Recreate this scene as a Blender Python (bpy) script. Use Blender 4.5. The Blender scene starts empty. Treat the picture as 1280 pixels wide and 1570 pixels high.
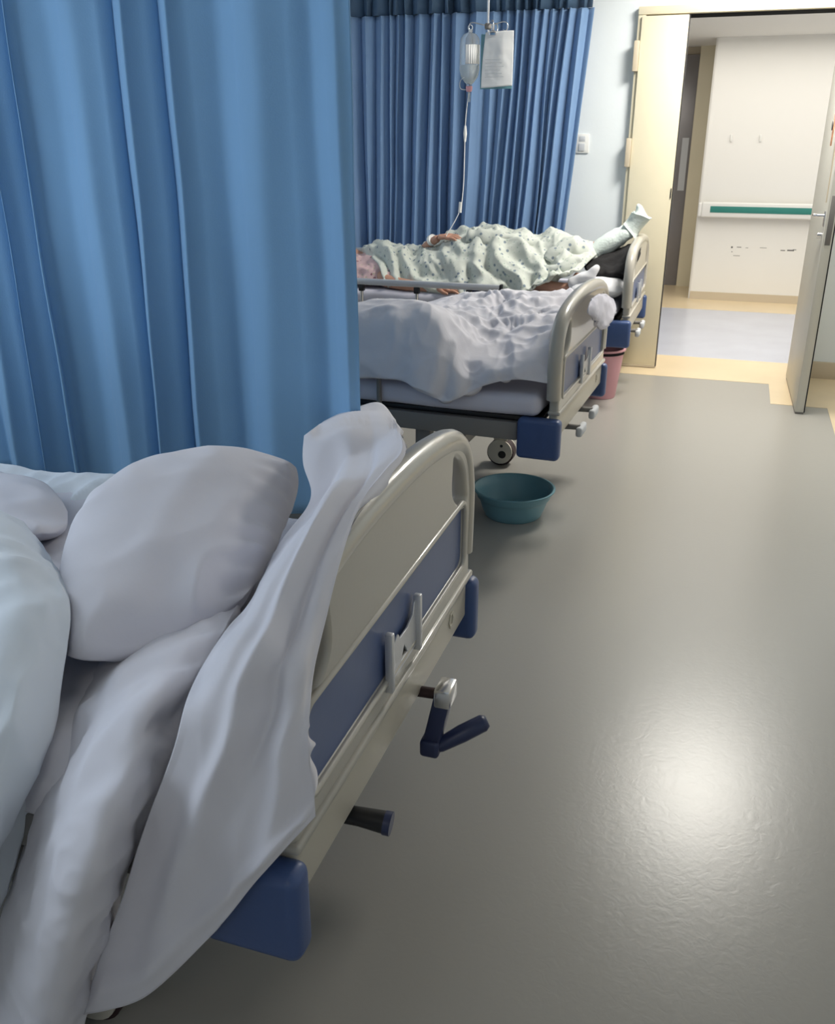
import bpy, bmesh, math, random
import numpy as np
from mathutils import Vector, Matrix, noise
random.seed(7)
S = bpy.context.scene
COL = S.collection
# ------------------------------------------------------------------ camera, world, lights, exposure
PITCH = math.radians(22.4); YAW = math.radians(18.5); CAM_H = 1.47; FPX = 1400.0
cd = bpy.data.cameras.new('camera'); cam = bpy.data.objects.new('camera', cd); COL.objects.link(cam)
cam.location = (0, 0, CAM_H); cam.rotation_euler = (math.pi/2-PITCH, 0, YAW)
cd.sensor_fit = 'HORIZONTAL'; cd.sensor_width = 36; cd.lens = FPX/1280*36; cd.clip_start = .02
S.camera = cam
w = bpy.data.worlds.new('world'); S.world = w; w.use_nodes = True
w.node_tree.nodes['Background'].inputs[0].default_value = (.55, .68, .85, 1)
w.node_tree.nodes['Background'].inputs[1].default_value = .3
S.view_settings.view_transform = 'Standard'; S.view_settings.look = 'None'
S.view_settings.gamma = 1; S.view_settings.use_curve_mapping = False
S.view_settings.exposure = 0.0

def area(name, loc, rot, sx, sy, power, col, spread=None):
    l = bpy.data.lights.new(name, 'AREA'); l.shape = 'RECTANGLE'; l.size = sx; l.size_y = sy
    l.energy = power; l.color = col
    if spread: l.spread = spread
    o = bpy.data.objects.new(name, l); COL.objects.link(o); o.location = loc; o.rotation_euler = rot
    return o
area('ceiling_panel_light', (.19, 5.35, 2.70), (0, 0, 0), .62, .62, 80, (1, .96, .88))
area('near_fill_light', (.19, -1.3, 2.70), (0, 0, 0), .6, .6, 3.5, (1, .97, .92))  # weak fill added behind the camera, no lamp seen there
area('window_daylight', (-3.2, .6, 1.65), (0, math.radians(-78), 0), 1.5, 2.4, 40, (.78, .89, 1))
area('far_window_daylight', (-3.2, 4.6, 1.75), (0, math.radians(-90), 0), 1.5, 2.2, 9, (.72, .86, 1))
area('corridor_light', (.4, 7.9, 2.24), (0, 0, 0), 3.4, 2.4, 56, (1, .95, .86))

# ------------------------------------------------------------------ helpers
def ray(u, v):
    dx = (u-640)/FPX; dy = (785-v)/FPX
    y = math.cos(PITCH)+dy*math.sin(PITCH); z = -math.sin(PITCH)+dy*math.cos(PITCH)
    return Vector((dx*math.cos(YAW)-y*math.sin(YAW), dx*math.sin(YAW)+y*math.cos(YAW), z))
def PX(u, v, X): r = ray(u, v); return Vector((0, 0, CAM_H))+r*(X/r.x)
def PY(u, v, Y): r = ray(u, v); return Vector((0, 0, CAM_H))+r*(Y/r.y)
def PZ(u, v, Z): r = ray(u, v); return Vector((0, 0, CAM_H))+r*((Z-CAM_H)/r.z)

def mat(name, col, rough=.6, metal=0, bump=0, bscale=40, var=0, vscale=3, coat=0, trans=0, sheen=0, ior=None, alpha=None):
    m = bpy.data.materials.new(name); m.use_nodes = True; nt = m.node_tree; b = nt.nodes['Principled BSDF']
    c = tuple(col)+(1,)
    b.inputs['Base Color'].default_value = c; b.inputs['Roughness'].default_value = rough
    b.inputs['Metallic'].default_value = metal; b.inputs['Coat Weight'].default_value = coat
    b.inputs['Transmission Weight'].default_value = trans; b.inputs['Sheen Weight'].default_value = sheen
    if ior: b.inputs['IOR'].default_value = ior
    if alpha is not None: b.inputs['Alpha'].default_value = alpha
    tc = nt.nodes.new('ShaderNodeTexCoord')
    if var:
        n = nt.nodes.new('ShaderNodeTexNoise'); n.inputs['Scale'].default_value = vscale; n.inputs['Detail'].default_value = 4
        nt.links.new(tc.outputs['Object'], n.inputs['Vector'])
        r = nt.nodes.new('ShaderNodeValToRGB')
        r.color_ramp.elements[0].position = .3; r.color_ramp.elements[1].position = .7
        r.color_ramp.elements[0].color = tuple(x*(1-var) for x in col)+(1,)
        r.color_ramp.elements[1].color = tuple(min(1, x*(1+var)) for x in col)+(1,)
        nt.links.new(n.outputs['Fac'], r.inputs['Fac']); nt.links.new(r.outputs['Color'], b.inputs['Base Color'])
    if bump:
        n2 = nt.nodes.new('ShaderNodeTexNoise'); n2.inputs['Scale'].default_value = bscale; n2.inputs['Detail'].default_value = 5
        nt.links.new(tc.outputs['Object'], n2.inputs['Vector'])
        bp = nt.nodes.new('ShaderNodeBump'); bp.inputs['Strength'].default_value = bump; bp.inputs['Distance'].default_value = .01
        nt.links.new(n2.outputs['Fac'], bp.inputs['Height']); nt.links.new(bp.outputs['Normal'], b.inputs['Normal'])
    return m

def curtain_mat(name, col, tr=.22):
    m = mat(name, col, .85, sheen=.15, bump=.1, bscale=220, var=.05, vscale=1.5)
    nt = m.node_tree; b = nt.nodes['Principled BSDF']; out = nt.nodes['Material Output']
    t = nt.nodes.new('ShaderNodeBsdfTranslucent'); t.inputs['Color'].default_value = tuple(col)+(1,)
    mx = nt.nodes.new('ShaderNodeMixShader'); mx.inputs[0].default_value = tr
    nt.links.new(b.outputs[0], mx.inputs[1]); nt.links.new(t.outputs[0], mx.inputs[2]); nt.links.new(mx.outputs[0], out.inputs[0])
    return m

def gown_mat(name, base, dots, dot2, scale=16):
    m = mat(name, base, .85, bump=.15, bscale=60)
    nt = m.node_tree; b = nt.nodes['Principled BSDF']; tc = nt.nodes.new('ShaderNodeTexCoord')
    prev = None
    for k, (c, sc, th) in enumerate(((dots, scale, .19), (dot2, scale*1.5, .17))):
        v = nt.nodes.new('ShaderNodeTexVoronoi'); v.inputs['Scale'].default_value = sc
        nt.links.new(tc.outputs['Object'], v.inputs['Vector'])
        r = nt.nodes.new('ShaderNodeValToRGB'); r.color_ramp.elements[0].position = th; r.color_ramp.elements[1].position = th+.06
        r.color_ramp.elements[0].color = (1, 1, 1, 1); r.color_ramp.elements[1].color = (0, 0, 0, 1)
        nt.links.new(v.outputs['Distance'], r.inputs['Fac'])
        mx = nt.nodes.new('ShaderNodeMixRGB'); mx.inputs[1].default_value = tuple(base)+(1,); mx.inputs[2].default_value = tuple(c)+(1,)
        nt.links.new(r.outputs['Color'], mx.inputs[0])
        if prev: nt.links.new(prev.outputs[0], mx.inputs[1])
        prev = mx
    nt.links.new(prev.outputs[0], b.inputs['Base Color'])
    return m

M = {}
M['wall'] = mat('wall_paint', (.76, .81, .84), .6, bump=.05, bscale=60)
M['corridor_wall'] = mat('corridor_wall_paint', (.82, .81, .78), .55)
M['ceiling'] = mat('ceiling_paint', (.80, .80, .78), .7)
M['cream'] = mat('cream_door_paint', (.72, .66, .50), .4, bump=.03, bscale=150, var=.02)
M['grey_leaf'] = mat('door_leaf_paint', (.62, .61, .55), .4, var=.02)
M['beige_floor'] = mat('beige_vinyl', (.70, .57, .38), .3, var=.05)
M['corr_floor'] = mat('corridor_vinyl', (.50, .52, .60), .25, var=.04)
M['skirting'] = mat('beige_skirting', (.58, .50, .38), .5)
M['sheet'] = mat('cotton_sheet', (.68, .67, .73), .85, bump=.22, bscale=9, var=.03, sheen=.1)
M['sheet_cool'] = mat('cool_cotton_sheet', (.70, .75, .81), .85, bump=.22, bscale=9, var=.03, sheen=.1)
M['duvet2'] = mat('middle_duvet_cotton', (.70, .69, .75), .85, bump=.3, bscale=12, var=.03)
M['mattress'] = mat('mattress_cover', (.64, .63, .72), .8, bump=.15, bscale=7, var=.03)
M['abs'] = mat('beige_plastic', (.44, .415, .365), .28, bump=.02, bscale=90, coat=.35)
M['abs_light'] = mat('light_beige_plastic', (.52, .48, .40), .35)
M['caster'] = mat('caster_cover_plastic', (.70, .66, .57), .4)
M['blue_panel'] = mat('blue_panel_plastic', (.085, .125, .26), .35, bump=.02)
M['blue'] = mat('blue_bumper_plastic', (.045, .085, .22), .4, bump=.03, bscale=120)
M['navy'] = mat('navy_plastic', (.022, .032, .09), .38)
M['black'] = mat('black_plastic', (.012, .012, .014), .45)
M['steel'] = mat('grey_painted_steel', (.20, .19, .18), .5)
M['chrome'] = mat('chrome', (.75, .75, .77), .2, metal=1)
M['alu'] = mat('brushed_aluminium', (.62, .63, .66), .4, metal=.6)
M['rubber'] = mat('caster_rubber', (.03, .012, .014), .6)
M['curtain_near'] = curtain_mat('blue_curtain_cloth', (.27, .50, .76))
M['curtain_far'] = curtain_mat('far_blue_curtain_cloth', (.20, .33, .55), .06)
M['mesh'] = mat('curtain_mesh', (.07, .13, .22), .8, alpha=.85)
M['basin'] = mat('teal_plastic', (.16, .33, .39), .4, bump=.02)
M['pink'] = mat('pink_plastic', (.66, .34, .38), .45)
M['skin'] = mat('skin', (.50, .27, .19), .55, bump=.1, bscale=50, var=.05, vscale=20)
M['hair'] = mat('hair', (.02, .016, .014), .5)
M['gown'] = gown_mat('patterned_gown_cotton', (.57, .60, .55), (.20, .25, .30), (.38, .46, .40), 25)
M['floral'] = gown_mat('pink_floral_cotton', (.66, .46, .46), (.30, .14, .16), (.50, .45, .33), 22)
M['gauze'] = mat('white_gauze', (.70, .78, .75), .9, bump=.4, bscale=80)
M['plastic_white'] = mat('white_plastic', (.80, .80, .78), .4)
M['paper'] = mat('paper', (.82, .83, .84), .8)
M['print'] = mat('printed_grey', (.55, .57, .60), .8)
M['folder'] = mat('teal_clipboard', (.16, .34, .40), .4)
M['clear'] = mat('clear_plastic', (.93, .97, .98), .12, trans=.75, ior=1.1)
M['fluid'] = mat('clear_fluid', (.90, .96, .97), .05, trans=.7, ior=1.33)
M['green'] = mat('green_stripe', (.03, .22, .19), .5)
M['dark_cloth'] = mat('black_cloth', (.010, .009, .010), .95, bump=.3, bscale=40)
M['pillow_white'] = mat('white_pillowcase', (.72, .72, .75), .85, bump=.2, bscale=10)
M['recess'] = mat('brushed_grey_panel', (.23, .22, .23), .28, metal=.3, var=.1, vscale=2)
M['tape'] = mat('orange_sticker', (.65, .33, .20), .6, var=.3, vscale=30)
M['scuff'] = mat('scuff', (.15, .15, .15), .8)
M['redbead'] = mat('pink_stopper', (.70, .35, .40), .4)

# vinyl floor: grey, softly glossy, faint stains
def floor_mat():
    m = mat('grey_vinyl', (.335, .322, .295), .29, var=.0, vscale=1.3, coat=.0)
    nt = m.node_tree; b = nt.nodes['Principled BSDF']; tc = nt.nodes.new('ShaderNodeTexCoord')
    n2 = nt.nodes.new('ShaderNodeTexNoise'); n2.inputs['Scale'].default_value = 38; n2.inputs['Detail'].default_value = 6; n2.inputs['Distortion'].default_value = 1.5
    nt.links.new(tc.outputs['Object'], n2.inputs['Vector'])
    bp = nt.nodes.new('ShaderNodeBump'); bp.inputs['Strength'].default_value = .075; bp.inputs['Distance'].default_value = .004
    nt.links.new(n2.outputs['Fac'], bp.inputs['Height']); nt.links.new(bp.outputs['Normal'], b.inputs['Normal'])
    return m
M['floor'] = floor_mat()

def link(name, me, m, parent=None):
    o = bpy.data.objects.new(name, me); COL.objects.link(o)
    if m: me.materials.append(m)
    if parent: o.parent = parent
    return o
def smooth(me, ang=None):
    for p in me.polygons: p.use_smooth = True
    if ang: me.set_sharp_from_angle(angle=math.radians(ang))
def tag(o, label, cat, group=None):
    o['label'] = label; o['category'] = cat
    if group: o['group'] = group
    return o
def thing(name, label, cat, loc=(0, 0, 0), group=None, rz=0):
    o = bpy.data.objects.new(name, None); COL.objects.link(o); o.location = loc; o.rotation_euler = (0, 0, rz)
    return tag(o, label, cat, group)
def struct(o): o['kind'] = 'structure'; return o

def bm_box(bm, a, b, bev=0, seg=2, rot=None):
    """axis-aligned box between corners a and b (bevelled)"""
    t = bmesh.new()
    bmesh.ops.create_cube(t, size=1)
    c = [(a[i]+b[i])/2 for i in range(3)]; s = [abs(b[i]-a[i]) for i in range(3)]
    bmesh.ops.scale(t, vec=s, verts=t.verts)
    if bev: bmesh.ops.bevel(t, geom=list(t.edges), offset=min(bev, min(s)*.49), segments=seg, profile=.5, affect='EDGES')
    if rot: bmesh.ops.transform(t, matrix=rot, verts=t.verts)
    bmesh.ops.translate(t, vec=c, verts=t.verts)
    me = bpy.data.meshes.new('t'); t.to_mesh(me); t.free(); bm.from_mesh(me); bpy.data.meshes.remove(me)
def bm_tube(bm, pts, r, n=12, cap=True, closed=False):
    pts = [Vector(p) for p in pts]; rs = r if isinstance(r, (list, tuple)) else [r]*len(pts)
    rings = []; prev = None; N = len(pts)
    for i, p in enumerate(pts):
        if closed: d = pts[(i+1) % N]-pts[i-1]
        else: d = pts[min(i+1, N-1)]-pts[max(i-1, 0)]
        d.normalize()
        if prev is None: a = d.orthogonal().normalized()
        else: a = (prev-d*prev.dot(d)).normalized()
        prev = a; b = d.cross(a)
        rings.append([bm.verts.new(p+(a*math.cos(k*2*math.pi/n)+b*math.sin(k*2*math.pi/n))*rs[i]) for k in range(n)])
    for i in range(N if closed else N-1):
        A = rings[i]; B = rings[(i+1) % N]
        for k in range(n): bm.faces.new((A[k], A[(k+1) % n], B[(k+1) % n], B[k]))
    if cap and not closed:
        bm.faces.new(rings[0][::-1]); bm.faces.new(rings[-1])
def bm_lathe(bm, prof, n=32, c=(0, 0, 0)):
    rings = []
    for r, z in prof:
        if r < 1e-5: rings.append([bm.verts.new((c[0], c[1], c[2]+z))])
        else: rings.append([bm.verts.new((c[0]+r*math.cos(2*math.pi*k/n), c[1]+r*math.sin(2*math.pi*k/n), c[2]+z)) for k in range(n)])
    for A, B in zip(rings, rings[1:]):
        for k in range(n):
            k2 = (k+1) % n
            if len(A) == 1 and len(B) == 1: continue
            if len(A) == 1: bm.faces.new((A[0], B[k2], B[k]))
            elif len(B) == 1: bm.faces.new((A[k], A[k2], B[0]))
            else: bm.faces.new((A[k], A[k2], B[k2], B[k]))
def done(name, bm, m, parent=None, ang=35, loc=None):
    bmesh.ops.recalc_face_normals(bm, faces=bm.faces)
    me = bpy.data.meshes.new(name); bm.to_mesh(me); bm.free(); smooth(me, ang)
    o = link(name, me, m, parent)
    if loc: o.location = loc
    return o
def box(name, a, b, m, parent=None, bev=0, seg=2, rot=None):
    bm = bmesh.new(); bm_box(bm, a, b, bev, seg, rot); return done(name, bm, m, parent)
def tube(name, pts, r, m, parent=None, n=12, closed=False, cap=True):
    bm = bmesh.new(); bm_tube(bm, pts, r, n, cap, closed); return done(name, bm, m, parent, 60)
def catmull(pts, per=8, closed=False):
    pts = [Vector(p) for p in pts]; out = []; N = len(pts)
    for i in range(N if closed else N-1):
        g = lambda k: pts[k % N] if closed else pts[max(0, min(N-1, k))]
        a, b, c, d = g(i-1), g(i), g(i+1), g(i+2)
        for k in range(per):
            t = k/per
            out.append(.5*((2*b)+(c-a)*t+(2*a-5*b+4*c-d)*t*t+(3*b-a-3*c+d)*t**3))
    if not closed: out.append(pts[-1])
    return out
def plate(name, outer, holes, thick, bev, m, parent, x=0, res=2):
    """outline in (y, z) with holes, thickness along x, rounded edges"""
    cu = bpy.data.curves.new(name, 'CURVE'); cu.dimensions = '2D'; cu.fill_mode = 'BOTH'
    cu.extrude = max(0.0, thick/2-bev); cu.bevel_depth = bev; cu.bevel_resolution = res; cu.offset = -bev
    for ps in [outer]+holes:
        sp = cu.splines.new('POLY'); sp.points.add(len(ps)-1); sp.use_cyclic_u = True
        for q, (a, b) in zip(sp.points, ps): q.co = (a, b, 0, 1)
    t = bpy.data.objects.new(name, cu); COL.objects.link(t)
    dg = bpy.context.evaluated_depsgraph_get(); me = bpy.data.meshes.new_from_object(t.evaluated_get(dg))
    bpy.data.objects.remove(t); bpy.data.curves.remove(cu)
    me.transform(Matrix(((0, 0, 1, x), (1, 0, 0, 0), (0, 1, 0, 0), (0, 0, 0, 1))))
    me.materials.clear(); smooth(me, 40)
    return link(name, me, m, parent)
def rrect(y0, y1, z0, z1, r, n=6):
    ps = []
    for cy, cz, a0 in ((y1-r, z1-r, 0), (y0+r, z1-r, 90), (y0+r, z0+r, 180), (y1-r, z0+r, 270)):
        for k in range(n+1):
            a = math.radians(a0+90*k/n); ps.append((cy+r*math.cos(a), cz+r*math.sin(a)))
    return ps
def cr(p0, p1, p2, p3, t):
    return .5*((2*p1)+(p2-p0)*t+(2*p0-5*p1+4*p2-p3)*t*t+(3*p1-p0-3*p2+p3)*t**3)
def grid_eval(G, s, t):
    R = len(G); C = len(G[0])
    def row(i, t):
        r = G[max(0, min(R-1, i))]; x = t*(C-1); j = min(int(x), C-2); f = x-j
        g = lambda k: r[max(0, min(C-1, k))]
        return cr(g(j-1), g(j), g(j+1), g(j+2), f)
    x = s*(R-1); i = min(int(x), R-2); f = x-i
    return cr(row(i-1, t), row(i, t), row(i+1, t), row(i+2, t), f)
def ridge(p):
    return 1-abs(noise.noise(p))*2.2
def cloth(name, G, m, parent=None, nr=90, nc=70, amp=.008, f=(9, 9, 9), thick=.012, big=.006, seed=0, disp=None, sub=0, edge=0, P=None):
    """cloth patch through the control points G (3D), with wrinkles pushed along the surface"""
    if P is None:
        G = [[Vector(p) for p in r] for r in G]
        P = [[grid_eval(G, i/(nr-1), j/(nc-1)) for j in range(nc)] for i in range(nr)]
    nr = len(P); nc = len(P[0])
    def nrm(i, j):
        n = (P[min(i+1, nr-1)][j]-P[max(i-1, 0)][j]).cross(P[i][min(j+1, nc-1)]-P[i][max(j-1, 0)])
        return n.normalized() if n.length > 1e-9 else Vector((0, 0, 1))
    sgn = 1 if sum(nrm(i, j).dot((Vector((0, 0, CAM_H))-P[i][j]).normalized()) for i in range(1, nr-1, 5) for j in range(1, nc-1, 5)) > 0 else -1
    bm = bmesh.new(); V = []
    for i in range(nr):
        r = []
        for j in range(nc):
            a = P[min(i+1, nr-1)][j]-P[max(i-1, 0)][j]; b = P[i][min(j+1, nc-1)]-P[i][max(j-1, 0)]
            n = a.cross(b); n = n.normalized() if n.length > 1e-9 else Vector((0, 0, 1))
            n = n*sgn
            q = P[i][j]; sc = Vector((q.x*f[0], q.y*f[1], q.z*f[2]))+Vector((seed*3.7, seed, 0))
            wob = Vector((noise.noise(sc*.5+Vector((9, 0, 0))), noise.noise(sc*.5+Vector((0, 9, 0))), 0))*1.2
            d = amp*(ridge(sc+wob)-.5)+amp*.4*(ridge(sc*2.3+wob)-.5)+big*noise.noise(q*4+Vector((seed, 5, 2)))*2
            if disp: d += disp(i/(nr-1), j/(nc-1), q)
            d *= .35+.65*min(1, min(i, nr-1-i, j, nc-1-j)/5); e = 0
            if edge: e = edge*(noise.noise(q*14))*max(0, 1-min(j, nc-1-j, i, nr-1-i)/4)
            r.append(bm.verts.new(q+n*d+(b.normalized()*e if edge and b.length > 1e-9 else Vector())))
        V.append(r)
    for i in range(nr-1):
        for j in range(nc-1): bm.faces.new((V[i][j], V[i][j+1], V[i+1][j+1], V[i+1][j]))
    me = bpy.data.meshes.new(name); bm.to_mesh(me); bm.free(); smooth(me)
    o = link(name, me, m, parent)
    if sgn > 0: me.flip_normals()      # outward side is the seen side; thickness grows inwards
    if thick:
        sm = o.modifiers.new('thickness', 'SOLIDIFY'); sm.thickness = thick; sm.offset = -1
    return o
def pillow(name, P8, T, m, parent=None, n=44, below=.5, amp=.006, seed=0, sharp=2.6, fr=10, round_=.12, disp=None):
    """closed cushion over an 8-point outline (corners and edge middles, in order), up-bulge T"""
    P8 = [Vector(p) for p in P8]
    A, AB, B, BC, C_, CD, D, DA = P8
    def edge(p, mid, q, t): return p*(1-t)*(1-2*t)+mid*4*t*(1-t)+q*t*(2*t-1)
    def S2(s, t):
        top = edge(A, AB, B, s); bot = edge(D, CD, C_, s); lf = edge(A, DA, D, t); rt = edge(B, BC, C_, t)
        return top*(1-t)+bot*t+lf*(1-s)+rt*s-(A*(1-s)*(1-t)+B*s*(1-t)+D*(1-s)*t+C_*s*t)
    N = (B-A).cross(D-A).normalized()
    if N.z < 0: N = -N
    bm = bmesh.new(); L = []
    for side in (1, -below):
        g = []
        for i in range(n):
            r = []
            for j in range(n):
                # denser near the rim
                s = .5-.5*math.cos(math.pi*i/(n-1)); t = .5-.5*math.cos(math.pi*j/(n-1))
                x = 2*s-1; y = 2*t-1; q = S2(.5+.5*x*(1-round_*y**4), .5+.5*y*(1-round_*x**4))
                h = max(0, (1-abs(x)**sharp)*(1-abs(y)**sharp))**.55
                rimw = 1-h
                wr = amp*(ridge(Vector((q.x*fr, q.y*fr, q.z*fr+seed)))-.5)*(.5+1.6*rimw)*min(1, h*4)
                wr += amp*1.3*noise.noise(q*3.3+Vector((seed, 0, 0)))*min(1, h*3)
                if disp: wr += disp(s, t, q)*min(1, h*3)
                if side < 0 and (i in (0, n-1) or j in (0, n-1)): r.append(L[0][i][j]); continue
                r.append(bm.verts.new(q+N*(side*T*h+wr)))
            g.append(r)
        L.append(g)
        for i in range(n-1):
            for j in range(n-1):
                f = (g[i][j], g[i+1][j], g[i+1][j+1], g[i][j+1])
                try: bm.faces.new(f if side > 0 else f[::-1])
                except ValueError: pass
    return done(name, bm, m, parent, None)
def skinned(name, pts, edges, rad, m, parent=None, root=0, sub=2):
    me = bpy.data.meshes.new(name); me.from_pydata([tuple(p) for p in pts], edges, []); 
    o = link(name, me, m, parent)
    md = o.modifiers.new('skin', 'SKIN'); md.use_smooth_shade = True
    for i, s in enumerate(me.skin_vertices[0].data):
        r = rad[i]; s.radius = (r, r) if not isinstance(r, tuple) else r; s.use_root = (i == root)
    sb = o.modifiers.new('round', 'SUBSURF'); sb.levels = sub; sb.render_levels = sub
    dg = bpy.context.evaluated_depsgraph_get(); me2 = bpy.data.meshes.new_from_object(o.evaluated_get(dg))
    o.modifiers.clear(); o.data = me2
    if not me2.materials: me2.materials.append(m)
    smooth(me2)
    return o

# ------------------------------------------------------------------ room shell
WY = 6.40            # room face of the wall with the door
struct(box('floor', (-3.4, -2.6, -.05), (2.0, 6.38, 0), M['floor']))
struct(box('ceiling', (-3.4, -2.6, 2.75), (2.0, 6.4, 2.85), M['ceiling']))
bm = bmesh.new()      # left wall with two window openings
for a, b in (((-3.5, -2.6, 0), (-3.4, 6.4, .85)), ((-3.5, -2.6, 2.4), (-3.4, 6.4, 2.75)), ((-3.5, -2.6, .85), (-3.4, -.6, 2.4)),
             ((-3.5, 1.8, .85), (-3.4, 3.5, 2.4)), ((-3.5, 5.7, .85), (-3.4, 6.4, 2.4))): bm_box(bm, a, b)
struct(done('wall_left', bm, M['wall']))
for k, (y0, y1) in enumerate(((-.6, 1.8), (3.5, 5.7))):
    bm = bmesh.new()
    for a, b in (((-3.48, y0, .85), (-3.42, y0+.05, 2.4)), ((-3.48, y1-.05, .85), (-3.42, y1, 2.4)), ((-3.48, y0, .85), (-3.42, y1, .9)),
                 ((-3.48, y0, 2.35), (-3.42, y1, 2.4)), ((-3.48, (y0+y1)/2-.03, .85), (-3.42, (y0+y1)/2+.03, 2.4))): bm_box(bm, a, b)
    struct(done('window_%d' % (k+1), bm, M['plastic_white']))
struct(box('wall_right', (1.9, -2.6, 0), (2.0, 6.4, 2.75), M['wall']))
struct(box('wall_back', (-3.5, -2.7, 0), (2.0, -2.6, 2.75), M['wall']))
DX0, DX1, DZ = -.705, .47, 2.145
bm = bmesh.new()
bm_box(bm, (-3.4, WY, 0), (DX0, WY+.14, 2.75)); bm_box(bm, (DX1, WY, 0), (2.0, WY+.14, 2.75)); bm_box(bm, (DX0, WY, DZ), (DX1, WY+.14, 2.75))
struct(done('wall_far', bm, M['wall']))
# beige border of the vinyl along the far wall
struct(box('trim_floor_border', (-3.4, 6.13, 0), (.318, 6.38, .0015), M['beige_floor']))
struct(box('trim_floor_corner', (.318, 5.64, 0), (.63, 6.38, .0015), M['beige_floor']))
struct(box('trim_floor_right', (.63, -2.6, 0), (1.9, 6.38, .0016), M['beige_floor']))
struct(box('trim_threshold', (-3.4, 6.38, -.05), (2.4, 6.78, .001), M['beige_floor']))
struct(box('baseboard_far', (.53, 6.38, 0), (1.9, 6.40, .11), M['skirting'], bev=.003))
# door frame
bm = bmesh.new()
bm_box(bm, (DX0-.012, 6.355, 0), (DX0+.035, WY+.14, DZ+.03), .004); bm_box(bm, (DX1-.02, 6.355, 0), (DX1+.05, WY+.14, DZ+.03), .004)
bm_box(bm, (DX0-.012, 6.348, DZ), (DX1+.05, WY+.14, DZ+.045), .004)
struct(done('trim_door_frame', bm, M['cream']))
struct(box('trim_door_stop', (DX0+.03, 6.41, DZ-.02), (DX1-.02, 6.425, DZ), M['black']))
# narrow closed leaf
L1 = struct(thing('door_1', 'narrow cream fixed door leaf beside the opening', 'door', (0, 0, 0)))
for k in ('label', 'category'): del L1[k]
box('leaf', (DX0+.012, 6.335, .012), (-.415, 6.38, DZ-.008), M['cream'], L1, .006)
for z in (.25, 1.37, 1.92):
    bm = bmesh.new(); bm_box(bm, (DX0-.02, 6.318, z-.085), (DX0+.012, 6.352, z+.085), .004); done('hinge', bm, M['skirting'], L1)
box('strike_plate', (-.424, 6.330, 1.10), (-.418, 6.336, 1.16), M['black'], L1)
box('edge_strip', (-.417, 6.342, .012), (-.409, 6.376, DZ-.008), M['black'], L1)
box('kick_edge', (DX0+.012, 6.332, .005), (-.415, 6.37, .02), M['skirting'], L1)
# wide leaf, standing open into the room
L2 = struct(thing('door_2', 'wide pale door leaf open into the room', 'door', (.45, 6.33, 0)))
for k in ('label', 'category'): del L2[k]
L2.rotation_euler = (0, 0, math.radians(1.2))
# local: leaf runs along -Y from the hinge
LW = .87
box('leaf', (-.025, -LW, .012), (.025, 0, DZ-.01), M['grey_leaf'], L2, .004)
box('lock_plate', (-.013, -LW-.003, .93), (.014, -LW+.001, 1.18), M['steel'], L2, .001)
bm = bmesh.new(); bm_box(bm, (-.031, -LW+.045, 1.02), (-.0245, -LW+.085, 1.10), .003)
done('handle_rose', bm, M['chrome'], L2)
tube('lever_handle', [(-.028, -LW+.065, 1.075), (-.06, -LW+.065, 1.075), (-.072, -LW+.072, 1.075), (-.078, -LW+.12, 1.075), (-.074, -LW+.19, 1.07)], [.009, .009, .009, .0085, .007], M['chrome'], L2)
tube('lock_turn', [(-.025, -LW+.065, .975), (-.05, -LW+.065, .975)], .016, M['chrome'], L2)
box('leaf_edge_strip', (.021, -LW-.001, .012), (.0275, -LW+.03, DZ-.01), M['black'], L2)
box('kick_foot', (-.022, -LW+.002, .0), (.022, -.01, .012), M['steel'], L2)
box('door_closer_rod', (-.030, -LW+.10, 1.14), (-.025, -LW+.108, 1.46), M['skirting'], L2)
# ornament hanging on the leaf
orn = thing('hanging_ornament', 'orange and red paper ornament stuck on the open door leaf', 'ornament', (.422, 5.60, 1.52))
box('backing', (-.004, -.035, .06), (.002, .035, .20), M['tape'], orn, .002)
box('paper_strip', (-.006, -.022, -.10), (-.001, .022, .055), M['tape'], orn, .002)
tube('ring', [(-.010, .016*math.cos(a*math.pi/6), .0+.022*math.sin(a*math.pi/6)) for a in range(12)], .003, M['scuff'], orn, 6, closed=True)
orn.rotation_euler = (0, 0, math.radians(1.2))
# corridor
struct(box('floor_corridor', (-3.4, 6.78, -.05), (2.4, 8.82, 0), M['corr_floor']))
struct(box('trim_corridor_border', (-3.4, 8.82, -.05), (2.4, 11.2, .001), M['beige_floor']))
struct(box('ceiling_corridor', (-3.4, 6.4, 2.27), (2.4, 11.2, 2.35), M['ceiling']))
struct(box('wall_corridor', (-.35, 9.4, 0), (2.4, 9.55, 2.27), M['corridor_wall']))
struct(box('baseboard_corridor', (-.35, 9.385, 0), (2.4, 9.40, .075), M['skirting']))
struct(box('wall_corridor_right', (2.3, 6.46, 0), (2.4, 9.4, 2.27), M['corridor_wall']))
struct(box('wall_corridor_left', (-3.4, 6.46, 0), (-3.3, 11.1, 2.27), M['corridor_wall']))
struct(box('wall_corridor_side', (-.365, 9.42, 0), (-.345, 10.3, 2.27), M['corridor_wall']))
struct(box('wall_recess', (-3.3, 10.3, 0), (-.345, 10.4, 2.27), M['skirting']))
struct(box('door_3', (-1.5, 10.24, 0), (-.53, 10.295, 2.2), M['recess'], bev=.004))
struct(box('trim_recess_jamb', (-.53, 10.20, 0), (-.36, 10.3, 2.27), M['cream']))
box('notice_sheet', (-.62, 10.232, .95), (-.555, 10.238, 1.45), M['print'])
tag(bpy.data.objects['notice_sheet'], 'tall pale notice on the dark grey panel across the corridor', 'notice')
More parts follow.
